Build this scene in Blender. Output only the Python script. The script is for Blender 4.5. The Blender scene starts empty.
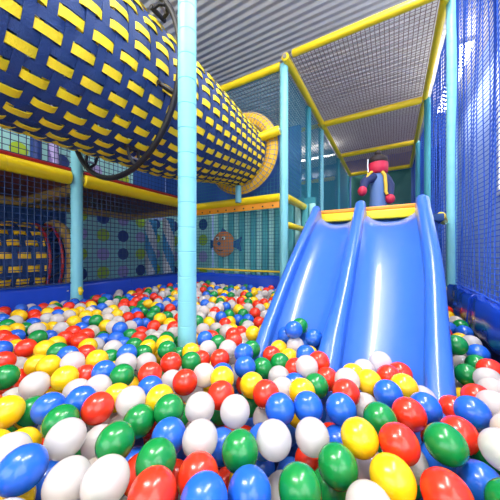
import bpy, bmesh, math, random
import numpy as np
from mathutils import Vector, Matrix
R = random.Random(11)
C = bpy.context.scene.collection
sc = bpy.context.scene
F = 251.0; HZ = 253.0; EYE = 0.85; YAW = math.radians(29.7)
SN, CS = math.sin(YAW), math.cos(YAW)
PI = math.pi

# ------------------------------------------------------------------ materials
def mat(name, col, rough=0.5, spec=0.5, coat=0.0, trans=0.0, emit=0.0, bump=0.0, bscale=40.0, vary=0.0, vscale=3.0, metal=0.0, sss=0.0):
    m = bpy.data.materials.new(name); m.use_nodes = True
    nt = m.node_tree; b = nt.nodes['Principled BSDF']
    b.inputs['Base Color'].default_value = (*col, 1)
    b.inputs['Roughness'].default_value = rough
    b.inputs['Specular IOR Level'].default_value = spec
    b.inputs['Coat Weight'].default_value = coat
    b.inputs['Coat Roughness'].default_value = 0.08
    b.inputs['Transmission Weight'].default_value = trans
    b.inputs['Metallic'].default_value = metal
    if sss:
        b.inputs['Subsurface Weight'].default_value = sss
        b.inputs['Subsurface Radius'].default_value = (0.03, 0.03, 0.03)
    if emit:
        b.inputs['Emission Color'].default_value = (*col, 1)
        b.inputs['Emission Strength'].default_value = emit
    if bump or vary:
        tc = nt.nodes.new('ShaderNodeTexCoord')
    if bump:
        n = nt.nodes.new('ShaderNodeTexNoise'); n.inputs['Scale'].default_value = bscale
        bp = nt.nodes.new('ShaderNodeBump'); bp.inputs['Strength'].default_value = bump; bp.inputs['Distance'].default_value = 0.01
        nt.links.new(tc.outputs['Object'], n.inputs['Vector'])
        nt.links.new(n.outputs['Fac'], bp.inputs['Height']); nt.links.new(bp.outputs['Normal'], b.inputs['Normal'])
    if vary:
        n2 = nt.nodes.new('ShaderNodeTexNoise'); n2.inputs['Scale'].default_value = vscale; n2.inputs['Detail'].default_value = 4
        rp = nt.nodes.new('ShaderNodeMapRange'); rp.inputs['To Min'].default_value = 1 - vary; rp.inputs['To Max'].default_value = 1 + vary
        mx = nt.nodes.new('ShaderNodeVectorMath'); mx.operation = 'SCALE'; mx.inputs[0].default_value = col
        nt.links.new(tc.outputs['Object'], n2.inputs['Vector']); nt.links.new(n2.outputs['Fac'], rp.inputs['Value'])
        nt.links.new(rp.outputs['Result'], mx.inputs['Scale']); nt.links.new(mx.outputs['Vector'], b.inputs['Base Color'])
    return m

M = dict(
    turq=mat('turquoise_foam', (0.22, 0.60, 0.67), 0.42, bump=0.05, vary=0.06),
    teal=mat('teal_foam', (0.05, 0.36, 0.42), 0.45, bump=0.05, vary=0.06),
    yel=mat('yellow_foam', (0.98, 0.70, 0.008), 0.35, coat=0.15, vary=0.05),
    orange=mat('orange_vinyl', (0.9, 0.33, 0.02), 0.4, vary=0.05),
    red=mat('red_vinyl', (0.42, 0.015, 0.02), 0.4),
    pad=mat('blue_vinyl', (0.010, 0.06, 0.52), 0.24, coat=0.4, bump=0.35, bscale=7.0, vary=0.08),
    padedge=mat('yellow_piping', (0.85, 0.62, 0.02), 0.4),
    slide=mat('blue_slide_plastic', (0.030, 0.135, 0.57), 0.30, coat=0.5, vary=0.04, vscale=2.0),
    bnet=mat('blue_net_cord', (0.03, 0.13, 0.66), 0.6),
    dnet=mat('dark_blue_net_cord', (0.012, 0.04, 0.13), 0.7),
    tnet=mat('teal_net_cord', (0.02, 0.20, 0.27), 0.7),
    cnet=mat('brown_grey_net_cord', (0.24, 0.16, 0.145), 0.8),
    gnet=mat('grey_net_cord', (0.22, 0.25, 0.32), 0.8),
    navyweb=mat('navy_webbing', (0.010, 0.040, 0.155), 0.6, bump=0.3, bscale=120),
    yelweb=mat('yellow_webbing', (0.98, 0.70, 0.012), 0.5, bump=0.3, bscale=120),
    dyelweb=mat('ochre_webbing', (0.90, 0.50, 0.012), 0.55, bump=0.3, bscale=120),
    black=mat('black_rubber', (0.008, 0.007, 0.008), 0.5),
    steel=mat('steel', (0.5, 0.5, 0.52), 0.3, metal=1.0),
    mint=mat('mint_panel', (0.42, 0.80, 0.76), 0.5, vary=0.05),
    slat=mat('turquoise_slat', (0.10, 0.46, 0.50), 0.45, vary=0.12),
    tealp=mat('teal_panel', (0.04, 0.30, 0.36), 0.5, vary=0.15, vscale=2.5),
    greenp=mat('green_panel', (0.02, 0.16, 0.13), 0.55, vary=0.12),
    bluep=mat('blue_panel', (0.015, 0.085, 0.36), 0.45, vary=0.12),
    palebl=mat('pale_blue_paint', (0.38, 0.52, 0.86), 0.6, vary=0.08),
    lime=mat('lime_dot', (0.50, 0.72, 0.03), 0.5), lav=mat('lavender_dot', (0.50, 0.42, 0.76), 0.5),
    navy=mat('navy_dot', (0.012, 0.045, 0.24), 0.5),
    white=mat('white_vinyl', (0.80, 0.84, 0.88), 0.4), stripe=mat('stripe_blue', (0.06, 0.36, 0.72), 0.4),
    brown=mat('red_brown_board', (0.22, 0.055, 0.03), 0.6, vary=0.25, vscale=5),
    tan=mat('tan_timber', (0.55, 0.33, 0.07), 0.55, vary=0.2, vscale=6),
    deck=mat('deck_carpet', (0.02, 0.07, 0.22), 0.8, bump=0.2, bscale=200),
    floor=mat('hall_floor', (0.16, 0.16, 0.18), 0.5, vary=0.1),
    pitfloor=mat('pit_floor', (0.01, 0.03, 0.16), 0.6),
    fish=mat('fish_orange', (0.70, 0.20, 0.03), 0.5, vary=0.15, vscale=12), fin=mat('fish_fin_blue', (0.03, 0.10, 0.35), 0.5),
    ink=mat('fish_ink', (0.03, 0.015, 0.01), 0.6), eye=mat('fish_eye_white', (0.8, 0.8, 0.78), 0.4),
    fnavy=mat('figure_navy', (0.012, 0.025, 0.11), 0.7), fgrey=mat('figure_blue_grey', (0.10, 0.19, 0.42), 0.6),
    fred=mat('figure_crimson', (0.62, 0.015, 0.06), 0.55), fdark=mat('figure_dark', (0.02, 0.012, 0.014), 0.7),
    fyel=mat('figure_yellow', (0.8, 0.50, 0.04), 0.6),
    lamp=mat('lamp_diffuser', (1.0, 0.98, 0.94), 0.5, emit=9.0), lampbody=mat('lamp_body', (0.7, 0.7, 0.7), 0.5),
    glass=mat('window_daylight_and_fill', (0.93, 0.97, 1.0), 0.4, emit=2.2), frame=mat('window_frame', (0.75, 0.77, 0.8), 0.4),
    purple=mat('purple_vinyl', (0.22, 0.16, 0.45), 0.5),
)
# corrugated hall roof sheet
m = mat('roof_sheet', (0.78, 0.75, 0.73), 0.6, vary=0.1); nt = m.node_tree
tc = nt.nodes.new('ShaderNodeTexCoord'); wv = nt.nodes.new('ShaderNodeTexWave'); wv.inputs['Scale'].default_value = 3.2; wv.bands_direction = 'Y'
bp = nt.nodes.new('ShaderNodeBump'); bp.inputs['Strength'].default_value = 0.8; bp.inputs['Distance'].default_value = 0.04
nt.links.new(tc.outputs['Object'], wv.inputs['Vector']); nt.links.new(wv.outputs['Fac'], bp.inputs['Height'])
nt.links.new(bp.outputs['Normal'], nt.nodes['Principled BSDF'].inputs['Normal'])
M['roof'] = m

# ------------------------------------------------------------------ mesh helpers (all h values are heights relative to the eye level)
def P(x, y, h): return Vector((x, y, h + EYE))

def obj(name, bm, material, parent=None, smooth=True, origin=None):
    bmesh.ops.recalc_face_normals(bm, faces=bm.faces)
    if origin is not None: bmesh.ops.translate(bm, verts=bm.verts, vec=-Vector(origin))
    me = bpy.data.meshes.new(name); bm.to_mesh(me); bm.free()
    for p in me.polygons: p.use_smooth = smooth
    if smooth and hasattr(me, 'set_sharp_from_angle'): me.set_sharp_from_angle(angle=math.radians(42))
    mats = material if isinstance(material, (list, tuple)) else [material]
    for k in mats: me.materials.append(k)
    o = bpy.data.objects.new(name, me); C.objects.link(o)
    if parent is not None:
        o.parent = parent
        if parent.type == 'EMPTY' or parent.parent is None:
            o.location = Vector((0, 0, 0)) if origin is None else Vector(origin)
            o.location = o.location - parent_world(parent)
        else:
            o.location = -parent_world(parent)
    elif origin is not None: o.location = origin
    return o

def parent_world(p):
    v = Vector((0, 0, 0))
    while p is not None:
        v += p.location; p = p.parent
    return v

def tag(o, label, cat, group=None, kind=None):
    o['label'] = label; o['category'] = cat
    if group: o['group'] = group
    if kind: o['kind'] = kind
    return o

def thing(name, label, cat, loc, group=None):
    o = bpy.data.objects.new(name, None); C.objects.link(o); o.location = loc; o.empty_display_size = 0.1
    return tag(o, label, cat, group)

def struct(name, bm, material, smooth=False):
    o = obj(name, bm, material, smooth=smooth); o['kind'] = 'structure'; o['label'] = name.replace('_', ' ') + ' of the play hall'; return o

def add_box(bm, lo, hi, bev=0.0, mi=0):
    lo = Vector(lo); hi = Vector(hi)
    r = bmesh.ops.create_cube(bm, size=1.0)
    vs = r['verts']; c = (lo + hi) / 2; s = hi - lo
    for v in vs: v.co = Vector((v.co.x * s.x, v.co.y * s.y, v.co.z * s.z)) + c
    fs = set(f for v in vs for f in v.link_faces)
    for f in fs: f.material_index = mi
    if bev:
        es = list(set(e for v in vs for e in v.link_edges))
        bmesh.ops.bevel(bm, geom=es, offset=bev, segments=3, affect='EDGES', profile=0.5)
    return vs

def frame_for(d):
    d = d.normalized(); a = Vector((0, 0, 1)) if abs(d.z) < 0.9 else Vector((1, 0, 0))
    u = d.cross(a).normalized(); return u, d.cross(u).normalized()

def add_tube(bm, pts, rad, n=12, cap=True, mi=0, closed=False):
    pts = [Vector(p) for p in pts]; rings = []; k = len(pts)
    u = None
    for i, p in enumerate(pts):
        if closed: d = pts[(i + 1) % k] - pts[i - 1]
        else: d = pts[min(i + 1, k - 1)] - pts[max(i - 1, 0)]
        d.normalize()
        if u is None: u, w = frame_for(d)
        else:
            u = (u - d * u.dot(d)).normalized(); w = d.cross(u).normalized()
        r = rad[i] if isinstance(rad, (list, tuple)) else rad
        rings.append([bm.verts.new(p + (u * math.cos(2 * PI * j / n) + w * math.sin(2 * PI * j / n)) * r) for j in range(n)])
    rng = range(k) if closed else range(k - 1)
    for i in rng:
        a, b = rings[i], rings[(i + 1) % k]
        for j in range(n):
            f = bm.faces.new((a[j], a[(j + 1) % n], b[(j + 1) % n], b[j])); f.material_index = mi
    if cap and not closed:
        f = bm.faces.new(rings[0][::-1]); f.material_index = mi
        f = bm.faces.new(rings[-1]); f.material_index = mi

def foam_profile(L, r, seam=0.115, groove=0.0018):
    """radius stations of a foam sleeve with taped seams every so often"""
    st = [(0, r * 0.86), (0.006, r)]
    z = seam
    while z < L - 0.03:
        st += [(z - 0.008, r), (z - 0.0025, r), (z - 0.0008, r - groove), (z + 0.0008, r - groove), (z + 0.0025, r), (z + 0.008, r)]; z += seam
    st += [(L - 0.006, r), (L, r * 0.86)]
    return st

def post(x, y, h0, h1, r, material, label, clamps=False, group='padded posts of the play frame', seam=0.115):
    base = P(x, y, h0)
    t = thing('padded_post', label, 'post', base, group)
    st = foam_profile(h1 - h0, r, seam)
    bm = bmesh.new(); add_tube(bm, [base + Vector((0, 0, z)) for z, _ in st], [q for _, q in st], 28)
    obj('foam_sleeve', bm, material, t)
    bm = bmesh.new(); add_tube(bm, [base + Vector((0, 0, h1 - h0 - 0.03)), base + Vector((0, 0, h1 - h0 + 0.012))], r * 0.6, 16)
    obj('steel_core', bm, M['steel'], t)
    if clamps:
        for s in (-1, 1):
            bm = bmesh.new()
            c = P(x, y, clamps) + Vector((CS, SN, 0)) * s * (r + 0.014) + Vector((0, -r * 0.5, 0))
            add_tube(bm, [c + Vector((-0.008 * CS, -0.008 * SN, 0.034)), c + Vector((0.004 * s, 0, 0.0)), c + Vector((-0.006, 0, -0.034))], [0.012, 0.022, 0.010], 10)
            obj('clamp', bm, M['yel'], t)
    return t

def beam(a, b, r, material, label, group=None, sleeve=True, name='padded_beam'):
    a = Vector(a); b = Vector(b); d = b - a; L = d.length; d.normalize()
    t = thing(name, label, 'beam', a, group)
    st = foam_profile(L, r, 0.4, 0.0015)
    bm = bmesh.new(); add_tube(bm, [a + d * z for z, _ in st], [q for _, q in st], 20)
    obj('foam_sleeve', bm, material, t)
    for e0, e1 in ((a - d * 0.01, a + d * 0.03), (b - d * 0.03, b + d * 0.01)):
        bm = bmesh.new(); add_tube(bm, [e0, e1], r * 0.55, 12); obj('end_fitting', bm, M['steel'], t)
    return t

def net(name, o, U, V, cell, rad, material, label, group=None, wav=0.0, nrm=None, hole=None, seg=1, sag=0.0, cellv=None):
    """a knotted cord net spanning o + s*U + t*V, one mesh of round cords with a hem rope part"""
    o = Vector(o); U = Vector(U); V = Vector(V); LU, LV = U.length, V.length
    N = U.cross(V).normalized() if nrm is None else Vector(nrm)
    nu, nv = max(2, round(LU / cell)), max(2, round(LV / (cellv or cell)))
    def pt(s, t):
        q = o + U * s + V * t
        if wav: q += N * wav * (math.sin(s * LU * 9 + 1.3 * math.sin(t * 4)) * 0.6 + math.sin(s * LU * 21 + t * 5) * 0.4) * (0.35 + 0.65 * math.sin(PI * min(1, max(0, t))))
        if sag: q += Vector((0, 0, -sag * math.sin(PI * s) * math.sin(PI * t)))
        return q
    def run(bm, pts):
        cur = []
        for p in pts:
            if hole is not None and hole(p):
                if len(cur) > 1: add_tube(bm, cur, rad, 4, cap=False)
                cur = []
            else: cur.append(p)
        if len(cur) > 1: add_tube(bm, cur, rad, 4, cap=False)
    t = thing(name, label, 'net', o, group)
    bm = bmesh.new()
    for i in range(nu + 1):
        s = i / nu
        k = max(seg, 1) if hole is None else max(seg, nv)
        run(bm, [pt(s, j / k) for j in range(k + 1)])
    for j in range(nv + 1):
        tt = j / nv
        k = max(seg, 1) if hole is None else max(seg, nu)
        run(bm, [pt(i / k, tt) for i in range(k + 1)])
    obj('mesh_cords', bm, material, t)
    k = max(8, seg)
    for e in (0, 1):
        bm = bmesh.new(); add_tube(bm, [pt(i / k, e) for i in range(k + 1)], rad * 1.8, 6); obj('hem_rope', bm, material, t)
    return t

# ------------------------------------------------------------------ camera
cam = bpy.data.cameras.new('camera'); co = bpy.data.objects.new('camera', cam); C.objects.link(co)
co.location = (0, 0, EYE); co.rotation_euler = (PI / 2, 0, YAW)
cam.sensor_fit = 'HORIZONTAL'; cam.sensor_width = 36; cam.lens = F / 500 * 36; cam.shift_y = (HZ - 250) / 500; cam.clip_start = 0.02
sc.camera = co

# ------------------------------------------------------------------ the hall
def box_struct(name, lo, hi, m):
    bm = bmesh.new(); add_box(bm, lo, hi); return struct(name, bm, m)
box_struct('floor', (-5.6, -3.2, -0.10), (1.5, 8.7, 0.0), M['floor'])
box_struct('ceiling', (-5.6, -3.2, EYE + 2.95), (1.5, 8.7, EYE + 3.05), M['roof'])
box_struct('wall_back', (-5.6, 8.6, 0), (1.5, 8.7, EYE + 2.95), M['bluep'])
box_struct('wall_left', (-5.6, -3.2, 0), (-5.5, 8.6, EYE + 2.95), M['palebl'])
# right wall with one real window and one added as fill light, front wall behind the photographer with another added for fill
WINS = [(-2.4, 0.1, EYE - 0.1, EYE + 2.3, 'added_fill_window_2'), (2.7, 4.25, EYE + 0.75, EYE + 2.3, 'window_1')]  # the nearer opening is added, its glowing pane fills from the camera side
bm = bmesh.new(); y = -3.2
for a0, a1, z0, z1, _ in WINS:
    add_box(bm, (1.15, y, 0), (1.25, a0, EYE + 2.95)); add_box(bm, (1.15, a0, 0), (1.25, a1, z0)); add_box(bm, (1.15, a0, z1), (1.25, a1, EYE + 2.95)); y = a1
add_box(bm, (1.15, y, 0), (1.25, 8.6, EYE + 2.95)); struct('wall_right', bm, M['palebl'])
for a0, a1, z0, z1, nm in WINS:
    bm = bmesh.new()
    add_box(bm, (1.13, a0 - .03, z0 - .03), (1.22, a1 + .03, z0 + .03)); add_box(bm, (1.13, a0 - .03, z1 - .03), (1.22, a1 + .03, z1 + .03))
    for yy in (a0, (a0 + a1) / 2, a1): add_box(bm, (1.135, yy - .028, z0), (1.215, yy + .028, z1))
    w = struct(nm, bm, M['frame'])
    bm = bmesh.new(); add_box(bm, (1.19, a0 + .001, z0 + .001), (1.2, a1 - .001, z1 - .001)); obj('pane', bm, M['glass'], w)
bm = bmesh.new()
add_box(bm, (-5.5, -3.3, 0), (-2.6, -3.2, EYE + 2.95)); add_box(bm, (0.9, -3.3, 0), (1.25, -3.2, EYE + 2.95)); add_box(bm, (-2.6, -3.3, 0), (0.9, -3.2, EYE - .3)); add_box(bm, (-2.6, -3.3, EYE + 2.4), (0.9, -3.2, EYE + 2.95))
struct('wall_front', bm, M['palebl'])
bm = bmesh.new()
for xx in (-2.6, -1.43, -.27, .9): add_box(bm, (xx - .03, -3.27, EYE - .3), (xx + .03, -3.18, EYE + 2.4))
add_box(bm, (-2.6, -3.27, EYE - .33), (.9, -3.18, EYE - .27)); add_box(bm, (-2.6, -3.27, EYE + 2.37), (.9, -3.18, EYE + 2.43))
w = struct('added_fill_window_3', bm, M['frame'])  # added window behind the camera, its glowing pane gives frontal fill
bm = bmesh.new(); add_box(bm, (-2.599, -3.25, EYE - .299), (.899, -3.24, EYE + 2.399)); obj('pane', bm, M['glass'], w)
# ceiling luminaires
def luminaire(x, y, lx, ly, h, label, power):
    t = thing('ceiling_light', label, 'light', P(x, y, h), 'ceiling lights of the hall')
    bm = bmesh.new(); add_box(bm, P(x - lx / 2, y - ly / 2, h), P(x + lx / 2, y + ly / 2, h + 0.06), 0.008); obj('housing', bm, M['lampbody'], t)
    bm = bmesh.new(); add_box(bm, P(x - lx / 2 + .02, y - ly / 2 + .02, h - 0.02), P(x + lx / 2 - .02, y + ly / 2 - .02, h + 0.005), 0.006); obj('diffuser', bm, M['lamp'], t)
    for s in (-.35, .35):
        bm = bmesh.new(); add_tube(bm, [P(x + s * lx, y + s * ly if ly > lx else y, h + .05), P(x + s * lx, y + s * ly if ly > lx else y, 2.95)], 0.006, 6)
        obj('hanger', bm, M['steel'], t)
    l = bpy.data.lights.new('added_roof_uplight', 'AREA'); l.shape = 'RECTANGLE'; l.size = lx; l.size_y = ly; l.energy = power * (.12 if ly < .2 else .55); l.color = (1, 0.97, 0.93)  # upward light added to brighten the roof above each fixture
    lo = bpy.data.objects.new('added_roof_uplight', l); C.objects.link(lo); lo.location = P(x, y, h + 0.07); lo.rotation_euler = (PI, 0, 0)
    l = bpy.data.lights.new('lamp_light', 'AREA'); l.shape = 'RECTANGLE'; l.size = lx; l.size_y = ly; l.energy = power; l.color = (1, 0.97, 0.93)
    lo = bpy.data.objects.new('lamp_light', l); C.objects.link(lo); lo.location = P(x, y, h - 0.03)
    return t
luminaire(-2.3, 7.0, 1.9, 0.12, 2.66, 'long white strip light across the far end of the hall', 80)
luminaire(0.28, 1.0, 0.2, 2.3, 2.7, 'long white ceiling light above the net side of the slide', 60)
luminaire(-1.3, -0.6, 1.2, 0.5, 2.7, 'wide white ceiling light above the near end of the pit', 60)
luminaire(0.80, 5.0, 0.2, 1.8, 2.66, 'added white ceiling light outside the blue net, brightening the roof', 12)  # unseen lamp added to lift the roof brightness over the deck

# ------------------------------------------------------------------ the ball pit shell
bm = bmesh.new(); add_box(bm, P(-2.5, -1.2, -0.83), P(0.5, 2.7, -0.80)); t = obj('pit_floor', bm, M['pitfloor'], smooth=False); t['kind'] = 'structure'; t['label'] = 'dark floor of the ball pit'

def pad(name, outline, axis, a0, a1, label, seams, edge_pts=None):
    """extrude a rounded outline (list of (w,h)) along an axis; returns the thing"""
    t = thing(name, label, 'padding', P(*( (outline[0][0], a0, -0.8) if axis == 'Y' else (a0, outline[0][0], -0.8))), 'blue padding round the pit')
    bm = bmesh.new(); n = 26; rings = []
    for i in range(n + 1):
        a = a0 + (a1 - a0) * i / n
        k = 0.006 * math.sin(i * 1.9) + 0.004 * math.sin(i * 5.3)
        rings.append([bm.verts.new(P(w + k, a, h + k * .6) if axis == 'Y' else P(a, w + k, h + k * .6)) for w, h in outline])
    m_ = len(outline)
    for i in range(n):
        for j in range(m_): bm.faces.new((rings[i][j], rings[i][(j + 1) % m_], rings[i + 1][(j + 1) % m_], rings[i + 1][j]))
    bm.faces.new(rings[0]); bm.faces.new(rings[-1][::-1])
    obj('cushion', bm, M['pad'], t)
    for s in seams:
        bm = bmesh.new()
        pts = [(P(w, s, h) if axis == 'Y' else P(s, w, h)) for w, h in outline]
        add_tube(bm, pts, 0.005, 6, closed=True); obj('seam_piping', bm, M['pad'], t)
    return t
def outl(w0, w1, h0, h1, r=0.035, lean=0.0):
    pts = []
    for cx, cz, a in ((w1 - r, h1 - r, 0), (w0 + r, h1 - r, 90), ):
        for k in range(6):
            q = math.radians(a + k * 18); pts.append((cx + r * math.cos(q) - lean * 0, cz + r * math.sin(q)))
    pts += [(w0, h0), (w1 + lean, h0)]
    return pts
pad('wall_pad', outl(-2.66, -2.49, -0.80, -0.265, 0.04, 0.05), 'Y', -0.7, 2.6, 'long glossy blue pad along the pit edge under the tunnel', (0.35, 1.75))
bp_ = pad('wall_pad', outl(2.63, 2.80, -0.80, -0.265, 0.04, -0.0), 'X', -2.46, -0.62, 'blue pad at the back of the pit below the fish panel', (-1.55,))
pad('wall_pad', [(0.40, -0.245), (0.385, -0.262), (0.372, -0.40), (0.39, -0.435), (0.45, -0.435), (0.50, -0.40), (0.50, -0.26), (0.48, -0.245)], 'Y', 0.55, 2.55, 'blue vinyl bumper below the blue net beside the slide', (1.2, 1.9))
bm = bmesh.new(); add_box(bm, P(0.44, 0.5, -0.85), P(0.50, 2.7, -0.42)); o = obj('pit_kerb', bm, M['pitfloor'], smooth=False); tag(o, 'dark board closing the pit below the blue bumper', 'board')
bm = bmesh.new(); add_tube(bm, [P(-2.42, 2.66, -0.212), P(-1.5, 2.655, -0.218), P(-0.95, 2.66, -0.212)], 0.012, 10)
tag(obj('net_rope', bm, M['padedge']), 'thin yellow rope along the foot of the back net', 'rope')

# ------------------------------------------------------------------ posts and beams
TOP = 2.08
post(-0.852, 0.89, -0.80, TOP, 0.0435, M['turq'], 'tall pale turquoise post standing alone among the balls')
post(-2.45, 1.178, -0.80, TOP, 0.047, M['turq'], 'turquoise post with yellow clamps at the pit edge', clamps=-0.335)
post(-1.05, 2.60, -0.80, TOP, 0.047, M['turq'], 'turquoise post at the back corner between fish panel and slide')
post(-1.05, 3.51, -0.82, TOP, 0.041, M['teal'], 'teal post just behind the back corner post')
post(-1.05, 4.25, -0.82, TOP, 0.041, M['turq'], 'turquoise post under the ceiling beam crossing behind the slide')
post(-1.05, 5.75, -0.82, TOP, 0.041, M['teal'], 'thin teal post left of the padded figure')
post(-1.05, 7.15, -0.82, TOP, 0.041, M['teal'], 'farthest thin teal post behind the padded figure')
post(0.40, 4.12, -0.82, TOP, 0.038, M['teal'], 'teal post beside the padded figure on the net side')
post(0.42, 2.63, -0.80, TOP, 0.036, M['turq'], 'teal post at the edge of the blue net beside the slide', clamps=-0.315)
post(0.40, 5.63, -0.82, TOP, 0.038, M['teal'], 'dark teal post on the net side behind the padded figure')
post(-1.60, 2.525, 0.60, 0.80, 0.036, M['turq'], 'short turquoise stub holding up the yellow tunnel ring')
post(-2.45, 2.64, -0.80, TOP, 0.045, M['turq'], 'turquoise corner post hidden behind the tall lone post')

G = 'yellow ceiling beams'
YB = []
beam(P(-1.0, 2.5, TOP + .01), P(-1.0, 7.2, TOP + .01), 0.042, M['yel'], 'long yellow ceiling beam running back above the row of thin posts', G)
beam(P(0.37, 2.5, TOP + .01), P(0.37, 7.2, TOP + .01), 0.034, M['yel'], 'long yellow ceiling beam running back above the net side', G)
for y, lab in ((4.12, 'nearest yellow ceiling beam crossing over the slide deck'), (5.63, 'second yellow ceiling beam crossing over the slide deck'), (7.12, 'farthest yellow ceiling beam crossing over the slide deck')):
    beam(P(-0.96, y, TOP), P(0.34, y, TOP), 0.045, M['yel'], lab, G)
beam(P(-2.42, 4.12, TOP), P(-1.04, 4.12, TOP), 0.033, M['yel'], 'yellow ceiling beam crossing behind the back corner post', G)
beam(P(-2.42, 2.62, TOP + .02), P(-1.10, 2.62, TOP + .02), 0.042, M['yel'], 'yellow ceiling beam directly above the tunnel ring', G)
beam(P(-0.92, 2.52, TOP + .02), P(0.34, 2.52, TOP + .02), 0.036, M['yel'], 'yellow ceiling beam above the top of the slide', G)
beam(P(-2.45, -0.9, TOP + .02), P(-2.45, 2.58, TOP + .02), 0.042, M['yel'], 'yellow ceiling beam above the long side of the pit', G)
G = 'yellow beams of the play frame'
t = beam(P(-2.41, 2.60, 0.62), P(-1.09, 2.60, 0.62), 0.047, M['yel'], 'yellow beam with holed orange apron above the fish panel', G)
bm = bmesh.new(); add_box(bm, P(-2.40, 2.585, 0.505), P(-1.10, 2.60, 0.60), 0.004); ap = obj('apron', bm, M['orange'], t)
for i in range(10):
    bm = bmesh.new(); c = P(-2.33 + i * .128, 2.584, 0.535); add_tube(bm, [c, c + Vector((0, -.004, 0))], 0.010, 10); obj('hole', bm, M['ink'], ap)
beam(P(-1.07, 2.525, 1.335), P(-1.29, 2.50, 1.295), 0.05, M['yel'], 'short thick yellow beam joining tunnel ring and corner post', G)
beam(P(-1.05, 2.66, 0.625), P(-1.05, 3.45, 0.625), 0.045, M['yel'], 'short yellow beam running back from the corner post', G)
beam(P(-1.05, 2.66, 0.32), P(-1.05, 3.45, 0.32), 0.036, M['yel'], 'low yellow beam end beside the top of the slide', G)
t = beam(P(-2.45, 1.23, 0.655), P(-2.45, 2.58, 0.655), 0.058, M['yel'], 'yellow beam with red top between clamped post and lone post', G)
bm = bmesh.new(); add_box(bm, P(-2.49, 1.23, 0.71), P(-2.425, 2.58, 0.737), 0.008); obj('red_edging', bm, M['red'], t)
t = beam(P(-2.45, -0.9, 0.655), P(-2.45, 1.125, 0.655), 0.058, M['yel'], 'yellow beam with red top nearest the photographer', G)
bm = bmesh.new(); add_box(bm, P(-2.49, -0.9, 0.71), P(-2.425, 1.125, 0.737), 0.008); obj('red_edging', bm, M['red'], t)
beam(P(-2.40, 5.63, 1.62), P(-1.10, 5.63, 1.62), 0.04, M['yel'], 'thin yellow beam on top of the far teal partition', G)

# ------------------------------------------------------------------ left bay: floors, panels, columns
G = None
t = thing('upper_deck', 'red brown upper deck on tan joists behind the yellow beams', 'deck', P(-3.05, 1.0, 0.58))
bm = bmesh.new(); add_box(bm, P(-3.78, -0.95, 0.61), P(-2.52, 2.62, 0.70), 0.005); obj('boards', bm, M['brown'], t)
for y in (-0.3, 1.18, 2.56):
    bm = bmesh.new(); add_box(bm, P(-3.6, y - .035, 0.53), P(-2.52, y + .035, 0.612), 0.006); obj('joist', bm, M['tan'], t)
bm = bmesh.new(); add_box(bm, P(-3.68, -0.95, 0.53), P(-3.61, 2.62, 0.612), 0.006); obj('joist', bm, M['tan'], t)
bm = bmesh.new(); add_box(bm, P(-3.78, -0.95, -0.85), P(-2.68, 3.42, -0.45)); t = obj('lower_deck', bm, M['deck'], smooth=False)
tag(t, 'dark lower deck behind the long blue pad', 'deck')

def dotted(name, lo, hi, axis, dots, label, group='dotted mint panels'):
    c = (Vector(lo) + Vector(hi)) / 2; c.z = min(lo[2], hi[2])
    t = thing(name, label, 'panel', c, group)
    bm = bmesh.new(); add_box(bm, lo, hi, 0.004); obj('board', bm, M['mint'], t)
    for a, h, r, k in dots:
        bm = bmesh.new()
        q = Vector((hi[0], a, h + EYE)) if axis == 'X' else Vector((a, lo[1], h + EYE))
        d = Vector((.004, 0, 0)) if axis == 'X' else Vector((0, -.004, 0))
        add_tube(bm, [q - d, q + d], r, 28); obj('dot', bm, M[k], t)
    return t
dl = []
for k in (-2, -1, 0, 1, 2):
    for h, c in zip((.52, .265, -.015, -.29), (['lav', 'navy', 'navy', 'lav'], ['navy', 'lime', 'lav', 'lime'], ['lime', 'lav', 'lime', 'navy'])[k % 3]):
        dl.append((2.455 - .315 * k, h, .092, c))
dotted('dotted_panel', P(-3.75, 1.66, -0.45), P(-3.71, 3.27, 0.60), 'X', dl, 'mint panel with lime, lavender and navy dots under the upper deck')
dl = []
for k in range(6):
    for h, c in zip((0.83, 1.18, 1.55), (['navy', 'lime', 'lav'], ['lime', 'lav', 'navy'], ['lav', 'navy', 'lime'])[k % 3]):
        dl.append((2.47 - .43 * k, h, .085, c))
dotted('dotted_panel', P(-3.75, -0.9, 0.70), P(-3.71, 2.63, 2.0), 'X', dl, 'mint panel with coloured dots above the upper deck')
dl = []
for i, x in enumerate([-3.45, -3.1, -2.78]):
    for j, h in enumerate([-0.34, -0.06, 0.22, 0.48]):
        dl.append((x, h, 0.095, [['navy', 'lav', 'lime', 'navy'], ['lav', 'lime', 'navy', 'lav'], ['lime', 'lav', 'lime', 'navy']][i][j]))
dotted('dotted_panel', P(-3.72, 3.28, -0.45), P(-2.62, 3.32, 0.75), 'Y', dl, 'mint dotted panel behind the three striped columns')
bm = bmesh.new(); add_box(bm, P(-3.75, -0.9, -0.45), P(-3.71, 1.655, 0.60), 0.004); tag(obj('dark_panel', bm, M['deck']), 'plain dark navy panel behind the smaller strap tunnel', 'panel')
bm = bmesh.new(); add_box(bm, P(-3.75, 2.64, 0.70), P(-3.71, 3.3, 2.0), 0.004); tag(obj('blue_panel', bm, M['bluep']), 'plain blue panel at the far end of the upper deck', 'panel')
bm = bmesh.new(); add_box(bm, P(-3.70, 3.30, 0.76), P(-1.1, 3.36, 1.75), 0.004); tag(obj('blue_panel', bm, M['bluep']), 'wide blue panel on the upper level behind the tunnel ring', 'panel')

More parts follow.
